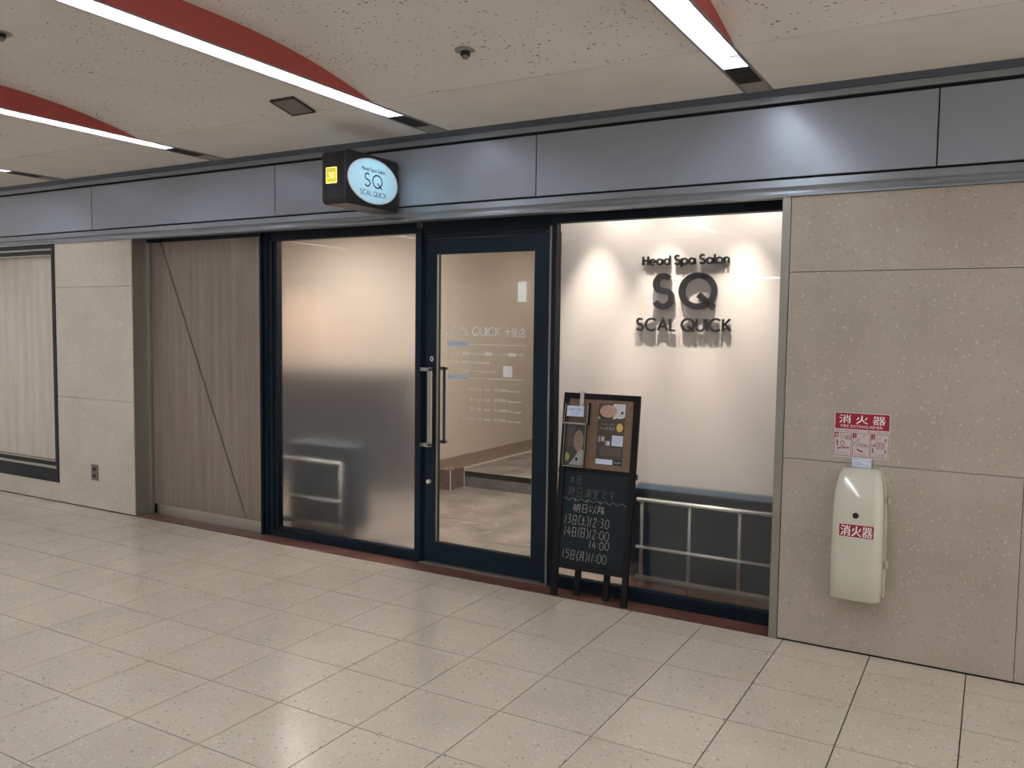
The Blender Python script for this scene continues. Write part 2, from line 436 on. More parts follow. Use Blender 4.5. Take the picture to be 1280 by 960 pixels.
obj('outer_tiles', bm, M['tile'], fl, kind='stuff', label='remaining terrazzo tiles beyond the view')

tr = thing('trim_1', (-2.5, .08, 0), 'dark red granite threshold strip along the foot of the shopfront', 'threshold', kind='structure')
for k, (a, b_) in enumerate(((-5.0, -3.9), (-3.897, -2.7), (-2.697, -1.5), (-1.497, -.035))):
    B('granite_slab', M['granite'], tr, (a, b_, .002, .40, -.05, .001))

# ---------------------------------------------------------------- stone walls
def stone_wall(name, label, panels, backing, m):
    wl = thing(name, ((backing[0]+backing[1])/2, .1, 0), label, 'wall', kind='structure')
    B('wall_core', M['grout'], wl, backing)
    for p in panels: B('stone_panel', m, wl, (p[0], p[1], 0, .03, p[2], p[3]), bevel=.001)
    return wl
g = .0013
wr = stone_wall('wall_right', 'beige terrazzo-clad wall right of the shopfront, fire cabinet on it', 
    [(x0+g, x1-g, z0+g, z1-g) for x0, x1 in ((-.030, .985), (.985, 2.1), (2.1, 3.2), (3.2, 4.3), (4.3, 6)) for z0, z1 in ((.006, .909), (.909, 1.814), (1.814, 2.176))],
    (-.030, 6, .012, .55, .0, 2.7), M['wall'])
wlf = stone_wall('wall_left', 'terrazzo pier left of the wood panelling, brighter light put into its colour, with a small outlet',
    [(x0+g, x1-g, z0+g, z1-g) for x0, x1 in ((-5.985, -4.99),) for z0, z1 in ((.006, .905), (.905, 1.815), (1.815, 2.176))] +
    [(x0+g, x1-g, .006, .165) for x0, x1 in ((-7.0, -5.985), (-8.2, -7.0), (-9.4, -8.2), (-14, -9.4))] +
    [(x0+g, x1-g, z0+g, z1-g) for x0, x1 in ((-10.5, -9.302), (-11.7, -10.5), (-14, -11.7)) for z0, z1 in ((.165, .905), (.905, 1.815), (1.815, 2.176))],
    (-5.985, -4.99, .012, .55, 0, 2.7), M['wall_lit'])
B('wall_core', M['grout'], wlf, (-14, -5.985, .012, .55, 0, .163), (-14, -5.985, .3, .55, .16, 2.7))
# steel edge trims beside the recess
tt = thing('trim_2', (-.055, 0, 0), 'slim vertical steel edge strip between right glass pane and terrazzo wall', 'trim', kind='structure')
B('edge_strip', M['steel_dull'], tt, (-.071, -.032, -.002, .20, .0, 2.2)); B('edge_groove', M['gap'], tt, (-.0715, -.0705, .03, .2, 0, 2.2))
tt = thing('trim_3', (-5.0, 0, 0), 'steel-lined return at the left end of the shopfront recess', 'trim', kind='structure')
B('return_lining', M['steel_dull'], tt, (-4.99, -4.978, -.002, .13, 0, 2.2)); B('edge_strip', M['steel'], tt, (-5.0+.012, -4.955, .128, .15, 0, 2.16))

# left display window with pale panel
wn = thing('window_3', (-6.9, .1, .16), 'black framed display window with pale wood-grain panel at far left', 'window', kind='structure')
def ringbox(name, m, par, x0, x1, z0, z1, w_, y0, y1, wb=None, wt=None):
    wb = wb or w_; wt = wt or w_
    B(name, m, par, (x0, x1, y0, y1, z0, z0+wb), (x0, x1, y0, y1, z1-wt, z1), (x0, x0+w_, y0, y1, z0+wb, z1-wt), (x1-w_, x1, y0, y1, z0+wb, z1-wt), bevel=.0015)
ringbox('outer_frame', M['frame'], wn, -9.3, -5.988, .166, 2.2, .035, -.004, .12, .11, .055)
ringbox('middle_frame', M['steel_dull'], wn, -9.265, -6.023, .276, 2.145, .018, .01, .12, .025, .018)
ringbox('inner_frame', M['frame'], wn, -9.247, -6.041, .301, 2.127, .03, .02, .12, .03, .03)
ringbox('bead', M['steel_dull'], wn, -9.217, -6.071, .331, 2.097, .014, .03, .12, .014, .014)
B('backing_panel', M['wood_pale'], wn, (-9.2, -6.085, .07, .09, .345, 2.083))

# ---------------------------------------------------------------- fascia
fa = thing('trim_4', (-3, -.01, 2.2), 'long grey metal fascia band above the shopfront with moulding below', 'fascia', kind='structure')
B('fascia_core', M['gap'], fa, (-14, 6, .006, .30, 2.2, 2.72))
for k in range(-5, 4):
    x = .590+k*2.015
    B('fascia_panel', M['fascia'], fa, (x-2.015+.003, x-.003, -.012, .01, 2.268, 2.606), bevel=.0015)
B('upper_rail', M['fascia_trim'], fa, (-14, 6, -.014, .01, 2.624, 2.655), bevel=.001)
B('cove_strip', M['fascia_dark'], fa, (-14, 6, -.018, .01, 2.656, 2.690))
for k in range(-5, 4):   # moulding lengths with butt joints; stepped, concave profile
    x = .590+k*2.015-.07
    bm = bmesh.new(); prof = [(.01, 2.256), (-.014, 2.256), (-.016, 2.222)]
    prof += [(-.016+.014*math.sin(math.pi/2*i/5), 2.222-.020*i/5) for i in range(1, 6)] + [(-.006, 2.190), (-.016, 2.186), (-.016, 2.176), (.08, 2.176), (.08, 2.256)]
    FX = frame((x-2.015+.0008, 0, 0), (0, 1, 0), (0, 0, 1), (1, 0, 0)); prism(bm, prof, FX, 2.0134)
    obj('moulding', bm, M['fascia_trim'], fa)

# ---------------------------------------------------------------- ceiling
BX = [-.1975+1.885*k for k in range(-5, 4)]; HW = .068
prof = [(0, 2.690), (-.306, 2.690)]
def vz(y):
    t_ = min(1., (-.722-y)/1.0) if y > -2.9 else min(1., (y+5.08)/1.0)
    t_ = max(0., t_); return 2.690 + .122*(1-(1-t_)**2.0)
ce = thing('ceiling', (0, -2.9, 2.7), 'off-white pitted board ceiling, shallow vaulted bays between the light beams', 'ceiling', kind='structure')
for k in range(len(BX)-1):
    a, b_ = BX[k]+HW+.001, BX[k+1]-HW-.001
    B('ceiling_board', M['ceil_plain'], ce, (a, b_, -.304, 0, 2.690, 2.71)); B('ceiling_board', M['ceil_plain'], ce, (a, b_, -.718, -.308, 2.689, 2.71))
    ys = [-.723-.05*i for i in range(11)] + [-1.223-.1*i for i in range(1, 6)] + [-2.2, -2.6, -3.2, -3.6] + [-4.08-.1*i for i in range(11)]
    bm = bmesh.new(); rows = []
    for y in ys: rows.append([bm.verts.new((x, y, vz(y)+d)) for x, d in ((a, 0), (b_, 0), (b_, .02), (a, .02))])
    for r0, r1 in zip(rows, rows[1:]):
        for q in range(4): bm.faces.new([r0[q], r0[(q+1) % 4], r1[(q+1) % 4], r1[q]])
    bm.faces.new(rows[0]); bm.faces.new(rows[-1])
    o = obj('vault_board', bm, M['ceil'], ce)
    B('ceiling_board', M['ceil_plain'], ce, (a, b_, -5.9, -5.083, 2.690, 2.71))
B('ceiling_slab', M['gap'], ce, (-14, 6, -8, 0.3, 2.87, 2.9))

def make_light():
    t = thing('ceiling_light', (0, 0, 2.685), 'recessed linear ceiling light', 'ceiling light', 'linear lights across the ceiling')
    y1, y0 = -.435, -5.37; h = .115; z = 2.685; e = .011
    B('housing', M['lamp_edge'], t, (-HW, -HW+e, -5.8, 0, z, z+h), (HW-e, HW, -5.8, 0, z, z+h), (-HW, HW, -5.8, 0, z+h, z+h+.01))
    B('reflector', M['reflector'], t, (-HW+e, -HW+e+.002, y0, y1, z+.004, z+h), (HW-e-.002, HW-e, y0, y1, z+.004, z+h), (-HW+e, HW-e, y0, y1, z+h-.004, z+h),
      (-HW+e, HW-e, y1-.003, y1, z+.002, z+h), (-HW+e, HW-e, y0, y0+.003, z+.002, z+h))
    for q in range(4):
        bm = bmesh.new(); a = y1-.06-q*1.2; cyl(bm, (0, a, z+.058), (0, a-1.17, z+.058), .0135)
        obj('tube', bm, M['tube'], t, smooth=True)
        B('tube_holder', M['reflector'], t, (-.02, .02, a-.004, a+.02, z+.04, z+h-.004))
    bm = bmesh.new()
    for q in range(9): yy = -.185-.027*q; box(bm, -HW+e, HW-e, yy-.014, yy, z+.002, z+.012)
    box(bm, -HW+e, HW-e, -.43, -.18, z+.014, z+.02); obj('vent_grille', bm, M['grille'], t)
    B('blank_plate', M['blank'], t, (-HW+e, HW-e, -.178, 0, z+.001, z+.008)); B('blank_plate', M['blank'], t, (-HW+e, HW-e, -5.8, y0-.002, z+.001, z+.008))
    for s in (-1, 1):
        bm = bmesh.new(); ys = [-.74-.08*i for i in range(55)]; x = s*(HW+.0006)
        ys = [y for y in ys if y > -5.06]
        top = [(y, vz(y)+.004) for y in ys]; rows = []
        for y, zt in top: rows.append([bm.verts.new(p) for p in ((x, y, z+.006), (x, y, zt), (x-s*.002, y, zt), (x-s*.002, y, z+.006))])
        for r0, r1 in zip(rows, rows[1:]):
            for q in range(4): bm.faces.new([r0[q], r0[(q+1) % 4], r1[(q+1) % 4], r1[q]])
        obj('red_side', bm, M['red'], t, label='red painted side')
    return t
l0 = make_light()
LB = {-4: 'linear ceiling light left of the fourth fascia seam, only its end showing at left edge', -3: 'linear ceiling light at far left whose tip touches the picture edge',
      -2: 'second linear ceiling light from the left, with red side wedge', -1: 'long linear ceiling light above the hanging oval sign, red side',
      0: 'linear ceiling light above the wall lettering, brightest, at upper right', 1: 'linear ceiling light over the fire extinguisher wall, out of view', 2: 'linear ceiling light to the right, out of view'}
LB[-4] = 'linear ceiling light further along the corridor, beyond the left edge'
for n_i, k in enumerate((0, -1, -2, -3, -4, 1, 2)):
    o = l0 if n_i == 0 else dup(l0)
    o.location = (-.1975+1.885*k, 0, 2.685); o['label'] = LB[k]

va = thing('air_vent', (-2.49, -.81, vz(-.81)), 'small square grey air vent in the ceiling above the hanging sign', 'vent')
bm = bmesh.new(); zz = vz(-.81)
sl = (vz(-.73)-vz(-.89))/.16
def vbox(bm, x0, x1, y0, y1, d0, d1):
    v = [bm.verts.new((x, y, zz+(y+.81)*sl+d)) for x, y, d in ((x0,y0,d0),(x1,y0,d0),(x1,y1,d0),(x0,y1,d0),(x0,y0,d1),(x1,y0,d1),(x1,y1,d1),(x0,y1,d1))]
    for f in ((0,3,2,1),(4,5,6,7),(0,1,5,4),(1,2,6,5),(2,3,7,6),(3,0,4,7)): bm.faces.new([v[i] for i in f])
X0, X1, Y0, Y1 = -2.575, -2.405, -.895, -.725
for b_ in ((X0, X1, Y0, Y0+.008), (X0, X1, Y1-.008, Y1), (X0, X0+.008, Y0, Y1), (X1-.008, X1, Y0, Y1)): vbox(bm, *b_, -.012, .0)
obj('vent_frame', bm, M['grille'], va); bm = bmesh.new()
for q in range(14): vbox(bm, X0+.008, X1-.008, Y0+.010+q*.011, Y0+.017+q*.011, -.010, -.002)
obj('louvre', bm, M['vent'], va, kind='stuff'); bm = bmesh.new(); vbox(bm, X0, X1, Y0, Y1, -.002, .003); obj('vent_back', bm, M['vent'], va)

def detector(x, y, label, dark=True, s=1.):
    z = vz(y); t = thing('sprinkler_head', (x, y, z), label, 'sprinkler')
    bm = bmesh.new(); cyl(bm, (x, y, z-.004), (x, y, z+.004), .046*s, 28); obj('flange', bm, M['blank'], t)
    bm = bmesh.new(); cyl(bm, (x, y, z-.022*s), (x, y, z-.003), .022*s, 20); obj('collar', bm, M['black'], t)
    bm = bmesh.new(); cyl(bm, (x, y, z-.034*s), (x, y, z-.022*s), .014*s, 16); obj('head', bm, M['vent'], t)
detector(-1.245, -1.02, 'small round dark-centred fitting in ceiling between two lights, upper middle')
detector(-3.06, -2.03, 'small round ceiling fitting cut by the left picture edge')
t = tag(B('ceiling_sensor', M['black'], None, (-4.32, -4.28, -1.18, -1.15, vz(-1.16)-.012, vz(-1.16)+.002)), 'tiny black sensor on the ceiling near the leftmost red wedge', 'sensor')

# ---------------------------------------------------------------- shopfront frames
FYf = .150      # front plane of the frames
wp = thing('wall_shopfront', (-4.37, FYf, 0), 'grey-brown wood-grain panelling with a slanting black joint and steel kick plate', 'wall panelling', kind='structure')
x0, x1, zb, zt = -4.953, -3.737, .085, 2.157
sa, sb = (-4.835, zt), (-3.915, zb); d = .0085
strips('board', [[(x0, zb), (sb[0]-d, zb), (sa[0]-d, zt), (x0, zt)]], M['wood'], wp, FY(FYf+.02), .02)
strips('board', [[(sb[0]+d, zb), (x1, zb), (x1, zt), (sa[0]+d, zt)]], M['wood'], wp, FY(FYf+.02), .02)
B('joint_backing', M['gap'], wp, (x0-.02, x1, FYf+.018, FYf+.05, 0.0, 2.2))
B('kick_plate', M['steel_kick'], wp, (x0+.055, x1, FYf+.004, FYf+.017, 0.001, zb-.001)); B('kick_plate', M['steel_dull'], wp, (x0+.015, x0+.053, FYf+.012, FYf+.017, 0.001, zb-.001))
B('head_strip', M['frame'], wp, (-4.975, -3.737, FYf-.004, .4, 2.158, 2.2))

# window 1
w1 = thing('window_1', (-3.0, FYf, 0), 'navy framed pane of gradient-frosted glass left of the door', 'window', kind='structure')
B('jamb', M['frame'], w1, (-3.735, -3.715, FYf-.03, .212, 0, 2.2), bevel=.001); B('jamb', M['frame'], w1, (-3.712, -3.675, FYf-.01, .212, 0, 2.2), bevel=.001)
B('jamb', M['frame2'], w1, (-3.672, -3.640, FYf+.0, .212, 0.0, 2.15), bevel=.001); B('jamb', M['frame'], w1, (-3.637, -3.602, FYf+.012, .212, .0, 2.13), bevel=.001)
B('mullion', M['frame2'], w1, (-2.372, -2.326, FYf-.006, .212, 0, 2.15), bevel=.001)
B('head', M['frame'], w1, (-3.71, -2.372, FYf, .212, 2.122, 2.2), bevel=.001)
B('sill', M['frame'], w1, (-3.715, -2.372, FYf-.002, .212, 0, .040), bevel=.001); B('sill_bead', M['frame2'], w1, (-3.602, -2.372, FYf+.010, .212, .0405, .064), bevel=.001)
B('pane', M['film1'], w1, (-3.603, -2.371, .195, .203, .062, 2.124))

# window 2
w2 = thing('window_2', (-.75, FYf, 0), 'navy framed wide pane of gradient-frosted glass right of the door', 'window', kind='structure')
B('jamb', M['lamp_edge'], w2, (-1.412, -1.402, FYf-.004, .25, .0, 2.12)); B('jamb', M['frame'], w2, (-1.400, -1.374, FYf+.004, .212, 0, 2.15), bevel=.001)
B('jamb', M['frame'], w2, (-.104, -.072, FYf+.03, .212, 0, 2.2))
B('head', M['frame'], w2, (-1.402, -.073, FYf, .212, 2.135, 2.2), bevel=.001)
B('sill', M['frame'], w2, (-1.374, -.073, FYf-.002, .212, 0, .045), bevel=.001); B('sill_bead', M['frame2'], w2, (-1.374, -.104, FYf+.010, .212, .0455, .066), bevel=.001)
B('pane', M['film2'], w2, (-1.374, -.112, .195, .203, .064, 2.137))

# door
d1 = thing('door_1', (-1.9, FYf, 0), 'navy framed glass entrance door with long bar handles and white price lettering', 'door', kind='structure')
B('head', M['frame'], d1, (-2.326, -1.41, FYf, .212, 2.115, 2.2)); B('head', M['frame2'], d1, (-2.326, -1.44, FYf+.012, .212, 2.082, 2.113), bevel=.001)
B('jamb', M['frame2'], d1, (-1.452, -1.413, FYf+.004, .30, .0, 2.10), bevel=.001); B('jamb', M['frame'], d1, (-2.324, -2.312, FYf+.012, .212, 0, 2.10))
B('threshold', M['steel_dull'], d1, (-2.33, -1.40, FYf-.012, .30, .001, .010))
leaf = B('leaf_frame', M['frame2'], d1, (-2.308, -2.222, FYf+.016, .215, .016, 2.078), (-1.522, -1.456, FYf+.016, .215, .016, 2.078),
  (-2.222, -1.522, FYf+.016, .215, .016, .142), (-2.222, -1.522, FYf+.016, .215, 1.985, 2.078), bevel=.0015)
pane = B('pane', M['glass'], d1, (-2.224, -1.52, .188, .196, .14, 1.987))
B('glazing_bead', M['steel_dull'], d1, (-2.222, -2.219, FYf+.018, .187, .142, 1.985), (-1.525, -1.522, FYf+.018, .187, .142, 1.985))
hd = B('door_handle', M['steel'], d1, (-2.222, -2.200, .070, .094, .775, 1.270), (-2.272, -2.200, .070, .094, 1.250, 1.272), (-2.272, -2.200, .070, .094, .772, .794),
  (-2.276, -2.254, .070, FYf+.018, 1.250, 1.272), (-2.276, -2.254, .070, FYf+.018, .772, .794), bevel=.002, label='brushed steel outer bar handle')
B('door_handle', M['steel'], d1, (-2.238, -2.214, .262, .286, .775, 1.270), (-2.275, -2.214, .262, .286, 1.250, 1.272), (-2.275, -2.214, .262, .286, .772, .794),
  (-2.275, -2.253, .213, .286, 1.250, 1.272), (-2.275, -2.253, .213, .286, .772, .794), bevel=.002, label='inner bar handle seen through the glass')
bm = bmesh.new(); prism(bm, ell(-2.256, 1.325, .013, .016, 24), FY(FYf+.016), .002); obj('door_sticker', bm, M['white'], d1)
bm = bmesh.new(); prism(bm, ell(-2.256, 1.325, .006, .009, 20), FY(FYf+.0138), .0006); obj('door_sticker_mark', bm, M['ink'], d1)
bm = bmesh.new(); cyl(bm, (-2.268, FYf+.018, .536), (-2.268, FYf-.004, .536), .013, 20); obj('door_lock', bm, M['chrome'], d1)
# white vinyl lettering on the pane
G = FY(.1872)
logo('SCAL QUICK', M['white'], d1, G, -2.158, -1.765, 1.478, 1.528, .16, .0003, .20, each=False, name='pane_lettering')
text('pane_lettering', '大阪店', M['white'], d1, G, -1.735, -1.588, 1.470, 1.526)
strips('pane_bar', [R4(-2.150, -1.998, 1.410, 1.438), R4(-2.146, -2.003, 1.203, 1.228)], M['label_blue'], d1, G, .0003)
strips('pane_rule', [R4(-1.994, -1.588, 1.421, 1.424), R4(-1.994, -1.590, 1.212, 1.215)], M['white'], d1, G, .0003)
strips('pane_bar', [R4(-2.040, -1.988, 1.355, 1.375), R4(-1.874, -1.822, 1.355, 1.375), R4(-1.707, -1.652, 1.355, 1.375), R4(-2.04, -1.988, 1.301, 1.319), R4(-2.04, -1.99, 1.248, 1.266),
   R4(-2.147, -2.144, 1.352, 1.378), R4(-2.147, -2.144, 1.298, 1.322)], M['white'], d1, G, .0003)
text('pane_lettering', '営業時間', M['white'], d1, G, -2.137, -2.057, 1.358, 1.372)
text('pane_lettering', '10:00 - 21:00', M['white'], d1, G, -1.980, -1.884, 1.359, 1.371)
text('pane_lettering', '11:00 - 21:00', M['white'], d1, G, -1.814, -1.716, 1.359, 1.371)
text('pane_lettering', '不定休', M['white'], d1, G, -1.645, -1.600, 1.358, 1.372)
text('pane_lettering', '予約・問合', M['white'], d1, G, -2.137, -2.057, 1.303, 1.317)
text('pane_lettering', '06-6450-8008', M['white'], d1, G, -1.978, -1.840, 1.302, 1.318)
text('pane_lettering', 'https://', M['white'], d1, G, -1.978, -1.785, 1.250, 1.262)
strips('pane_square', [R4(-1.741, -1.676, 1.228, 1.296)], M['white'], d1, G, .0003, label='plain white square sticker')
for z_, a, p, q in ((1.135, 'スコース', '¥12,000', '税込 ¥13,200'), (1.072, 'コース', '¥13,000', '税込 ¥14,300'), (1.010, 'コース', '¥14,000', '税込 ¥15,400'), (.950, 'ケアコース', '¥14,000', '税込 ¥15,400')):
    text('pane_lettering', a, M['white'], d1, G, -1.985 - (.05 if len(a) > 4 else 0), -1.895, z_, z_+.017)
    text('pane_lettering', '90分', M['white'], d1, G, -1.872, -1.828, z_, z_+.018)
    text('pane_lettering', p, M['white'], d1, G, -1.802, -1.712, z_, z_+.021)
    text('pane_lettering', q, M['white'], d1, G, -1.702, -1.612, z_+.001, z_+.015)

# ---------------------------------------------------------------- salon interior
ifl = thing('floor', (-2.8, 1.3, 0), 'warm grey slate-look tiled floor inside the salon entrance', 'floor', kind='structure')
B('grout_bed', M['slate_grout'], ifl, (-6.4, .2, .30, 2.5, -.06, -.001))
s_ = .463
bm = bmesh.new(); box(bm, .003, s_-.003, .003, s_-.003, -.02, .0005); t0 = obj('floor_tile', bm, M['slate'], ifl)
k = 0
for i in range(-8, 6):
    for j in range(-1, 5):
        x = -2.985+i*s_; y = .372+j*s_ if j >= 0 else None
        if y is None or x < -6.4 or x > .1 or y > 2.3: continue
        o = t0 if k == 0 else t0.copy()
        if k: C.objects.link(o)
        k += 1; o.location = (x, y, 0)
pl = thing('trim_5', (-2.8, 3.5, 0), 'raised salon floor platform of slate tiles behind a dark grey step riser', 'step', kind='structure')
B('riser', M['slate_dark'], pl, (-3.62, -.6, 2.50, 2.52, .001, .150)); B('grout_bed', M['slate_grout'], pl, (-3.62, -.6, 2.5, 9, .1, .149))
for i in range(0, 6):
    for j in range(0, 8):
        x = -3.448+i*s_-.463*.3; y = 2.503+j*s_
        if x > -1: continue
        B('floor_tile', M['slate'], pl, (x+.003, x+s_-.003, y+.003, y+s_-.003, .12, .1512))
wi = thing('wall_back', (-5, 2.4, 0), 'beige back wall and partition inside the salon behind the left pane', 'wall', kind='structure')
B('partition', M['plaster2'], wi, (-3.75, -3.668, 2.29, 9, 0, 2.62)); B('back_panel', M['plaster2'], wi, (-6.5, -3.752, 2.5, 2.6, 0, 2.62)); B('side_panel', M['plaster2'], wi, (-6.5, -6.4, .35, 2.5, 0, 2.62))
B('end_panel', M['plaster2'], wi, (-3.65, -.5, 8.9, 9, 0, 2.62)); B('right_panel', M['plaster2'], wi, (-1.4, -1.3, 2.5, 9, 0, 2.62)); B('front_return', M['plaster2'], wi, (-6.5, -3.76, .24, .34, 0, 2.62))
bb = tag(B('baseboard_back', M['basebd'], None, (-3.666, -3.652, 2.285, 8.9, .15, .272)), 'taupe skirting board along the salon passage wall', 'skirting', kind='structure')
ws = thing('wall_sign', (-.7, .6, 0), 'smooth off-white feature wall close behind the right pane', 'wall', kind='structure')
B('wall_panel', M['plaster'], ws, (-1.72, .10, .58, .66, 0, 2.62)); B('side_panel', M['plaster'], ws, (.02, .10, .3, .58, 0, 2.62)); B('return_panel', M['plaster'], ws, (-1.72, -1.64, .66, 2.5, 0, 2.62))
ic = tag(B('ceiling', M['plaster'], None, (-6.5, .1, .30, 9, 2.6, 2.66)), 'white salon ceiling behind the shopfront', 'ceiling', kind='structure')

# black wall lettering, standing off the wall
wt = thing('wall_lettering', (-.745, .58, 1.5), 'black raised letters spelling the salon name on the off-white wall', 'lettering')
LY = FY(.573)
logo('Head Spa Salon', M['black'], wt, LY, -.998, -.482, 1.912, 1.963, .20, .016, .20)
logo('SQ', M['black'], wt, LY, -.922, -.560, 1.665, 1.845, .19, .020, .30)
logo('SCAL QUICK', M['black'], wt, LY, -1.030, -.462, 1.524, 1.593, .17, .016, .21)

def rail(x0, x1, xs, label):
    t = thing('guard_rail', ((x0+x1)/2, .30, 0), label, 'guard rail', 'steel guard rails behind the frosted panes')
    for z, r in ((.552, .011), (.277, .008)):
        bm = bmesh.new(); cyl(bm, (x0, .30, z), (x1, .30, z), r); obj('rail', bm, M['chrome'], t, smooth=True)
    B('toe_board', M['steel'], t, (x0, x1, .29, .30, .075, .115))
    for x in xs:
        bm = bmesh.new(); cyl(bm, (x, .312, 0), (x, .312, .55), .010, 12); obj('post', bm, M['steel'], t, smooth=True)
rail(-.90, -.115, (-.872, -.590, -.309), 'low stainless guard rail with three posts behind the right pane')
rail(-3.69, -3.135, (-3.145,), 'low stainless guard rail behind the left pane')
for x0, x1, lb, z in ((-.98, .015, 'low dark blue cabinet behind the rail in the right window', .60), (-3.73, -3.10, 'low dark blue cabinet behind the rail in the left window', .655)):
    t = thing('low_cabinet', ((x0+x1)/2, .48, 0), lb, 'cabinet', 'low dark cabinets behind the rails')
    B('cabinet_body', M['cabinet'], t, (x0, x1, .40, .57, .07, z-.02)); B('cabinet_top', M['cabinet'], t, (x0-.005, x1, .39, .575, z-.02, z)); B('cabinet_plinth', M['steel_dull'], t, (x0, x1, .41, .57, 0, .07))
t = thing('reception_counter', (-5.4, 2.0, 0), 'charcoal reception counter blurred behind the left frosted pane', 'counter')
B('counter_body', M['charcoal'], t, (-6.3, -3.86, 1.75, 2.2, .0, 1.05)); B('counter_top', M['charcoal'], t, (-6.33, -3.80, 1.70, 2.25, 1.05, 1.09))
t = thing('planter_box', (-3.585, 2.37, 0), 'low brown box planter with pebbles beside the salon step', 'planter')
B('planter_body', M['brickbox'], t, (-3.664, -3.518, 2.26, 2.495, .0, .185), (-3.80, -3.666, 2.2, 2.283, 0, .185)); B('edge_trim', M['print_white'], t, (-3.522, -3.516, 2.256, 2.262, 0, .187)); B('edge_trim', M['print_white'], t, (-3.522, -3.516, 2.49, 2.497, 0, .187))
for q in range(26):
    bm = bmesh.new(); x = random.uniform(-3.65, -3.535); y = random.uniform(2.275, 2.48); bmesh.ops.create_icosphere(bm, subdivisions=1, radius=random.uniform(.009, .014), matrix=Matrix.Translation((x, y, .190)) @ Matrix.Diagonal((1.2, 1, .6, 1)))
    obj('pebble', bm, M['pebble'], t, smooth=True)

# ---------------------------------------------------------------- hanging sign
hs = thing('hanging_sign', (-2.45, -.27, 2.22), 'black projecting box sign with glowing oval face and small yellow number square', 'sign')
SX = frame((-2.54, 0, 0), (0, 1, 0), (0, 0, 1), (1, 0, 0))
bm = bmesh.new(); prism(bm, rrect(-.528, -.045, 2.222, 2.527, .030), SX, .175); obj('sign_box', bm, M['black'], hs, bevel=.003)
B('wall_bracket', M['black'], hs, (-2.51, -2.40, -.046, -.012, 2.25, 2.50))
S1 = frame((-2.3655, 0, 0), (0, 1, 0), (0, 0, 1), (1, 0, 0))
bm = bmesh.new(); prism(bm, ell(-.285, 2.376, .224, .128, 56), S1, .0035)
fc = obj('oval_face', bm, M['face'], hs)
bm = bmesh.new(); ribbon(bm, ell(-.285, 2.376, .225, .129, 56), .006, S1, .005, True); obj('oval_rim', bm, M['print_white'], hs)
S2 = frame((-2.3618, 0, 0), (0, 1, 0), (0, 0, 1), (1, 0, 0))
logo('Head Spa Salon', M['ink'], hs, S2, -.392, -.180, 2.430, 2.452, .13, .0006, .20, each=False, name='sign_lettering')
logo('SQ', M['ink'], hs, S2, -.366, -.208, 2.342, 2.415, .11, .0006, .28, each=False, name='sign_lettering')
logo('SCAL QUICK', M['ink'], hs, S2, -.405, -.170, 2.290, 2.318, .12, .0006, .22, each=False, name='sign_lettering')
S3 = frame((-2.5405, 0, 0), (0, -1, 0), (0, 0, 1), (-1, 0, 0)); bm = bmesh.new(); prism(bm, ell(.285, 2.376, .224, .128, 56), S3, .003); obj('oval_face', bm, M['face'], hs)
bm = bmesh.new(); prism(bm, rrect(-2.510, -2.428, 2.336, 2.428, .006), FY(-.5275), .003); nsq = obj('number_plate', bm, M['yellow'], hs)
bm = bmesh.new(); ribbon(bm, rrect(-2.507, -2.431, 2.339, 2.425, .006), .004, FY(-.5306), .0004, True); obj('number_border', bm, M['yellow_pale'], nsq)
text('number_lettering', '30', M['yellow_pale'], nsq, FY(-.5308), -2.494, -2.445, 2.362, 2.402)

# ---------------------------------------------------------------- fire extinguisher cabinet and signs
fc = thing('extinguisher_cabinet', (.335, 0, .29), 'cream plastic wall-mounted fire extinguisher cabinet with a red label', 'extinguisher cabinet')
def section(z, hw, dep, r, cx=.335, k=6):
    o = [(cx+hw, 0.0), (cx+hw, -dep+r)]
    for i in range(1, k+1): a = math.radians(90*i/k); o.append((cx+hw-r+r*math.cos(a), -dep+r-r*math.sin(a)))
    for i in range(0, k+1): a = math.radians(90+90*i/k); o.append((cx-hw+r+r*math.cos(a), -dep+r-r*math.sin(a)))
    o.append((cx-hw, 0.0)); return [(x, y, z) for x, y in o]
prf = [(.292, .100, .125, .045), (.294, .110, .138, .05), (.30, .1135, .145, .05), (.45, .113, .147, .05), (.60, .112, .147, .05), (.72, .110, .143, .048), (.78, .107, .132, .045), (.82, .102, .115, .040), (.85, .096, .096, .035), (.872, .090, .076, .03), (.886, .084, .054, .022), (.893, .078, .034, .016), (.895, .070, .022, .010)]
bm = bmesh.new(); rows = [[bm.verts.new(p) for p in section(*q)] for q in prf]
for r0, r1 in zip(rows, rows[1:]):
    for q in range(len(r0)-1): bm.faces.new([r0[q], r0[q+1], r1[q+1], r1[q]])
bm.faces.new(rows[0][::-1]); bm.faces.new(rows[-1])
for r0, r1 in zip(rows, rows[1:]): bm.faces.new([r0[-1], r0[0], r1[0], r1[-1]])
cov = obj('cover', bm, M['cream'], fc, smooth=True)
bm = bmesh.new(); prism(bm, [(.335+sx*(h+.006), z) for sx, seq in ((1, prf), (-1, prf[::-1])) for z, h, _, _ in seq], FY(-.001), .014); obj('back_flange', bm, M['cream'], fc, bevel=.002)
for z in (.735, .435): B('hinge', M['cream'], fc, (.452, .466, -.022, -.004, z, z+.032), bevel=.002)
bm = bmesh.new(); cyl(bm, (.332, -.142, .692), (.332, -.1475, .692), .013, 24); obj('viewing_hole', bm, M['dark'], fc)
FE = FY(-.1474)
bm = bmesh.new(); prism(bm, rrect(.262, .414, .590, .652, .004), FE, .0008); st = obj('label_plate', bm, M['white'], fc, label='red sticker with white characters')
bm = bmesh.new(); prism(bm, rrect(.264, .412, .592, .650, .003), FY(-.1483), .0005); obj('label_field', bm, M['sign_red'], st)
text('label_lettering', '消火器', M['white'], st, FY(-.1489), .270, .406, .596, .646)
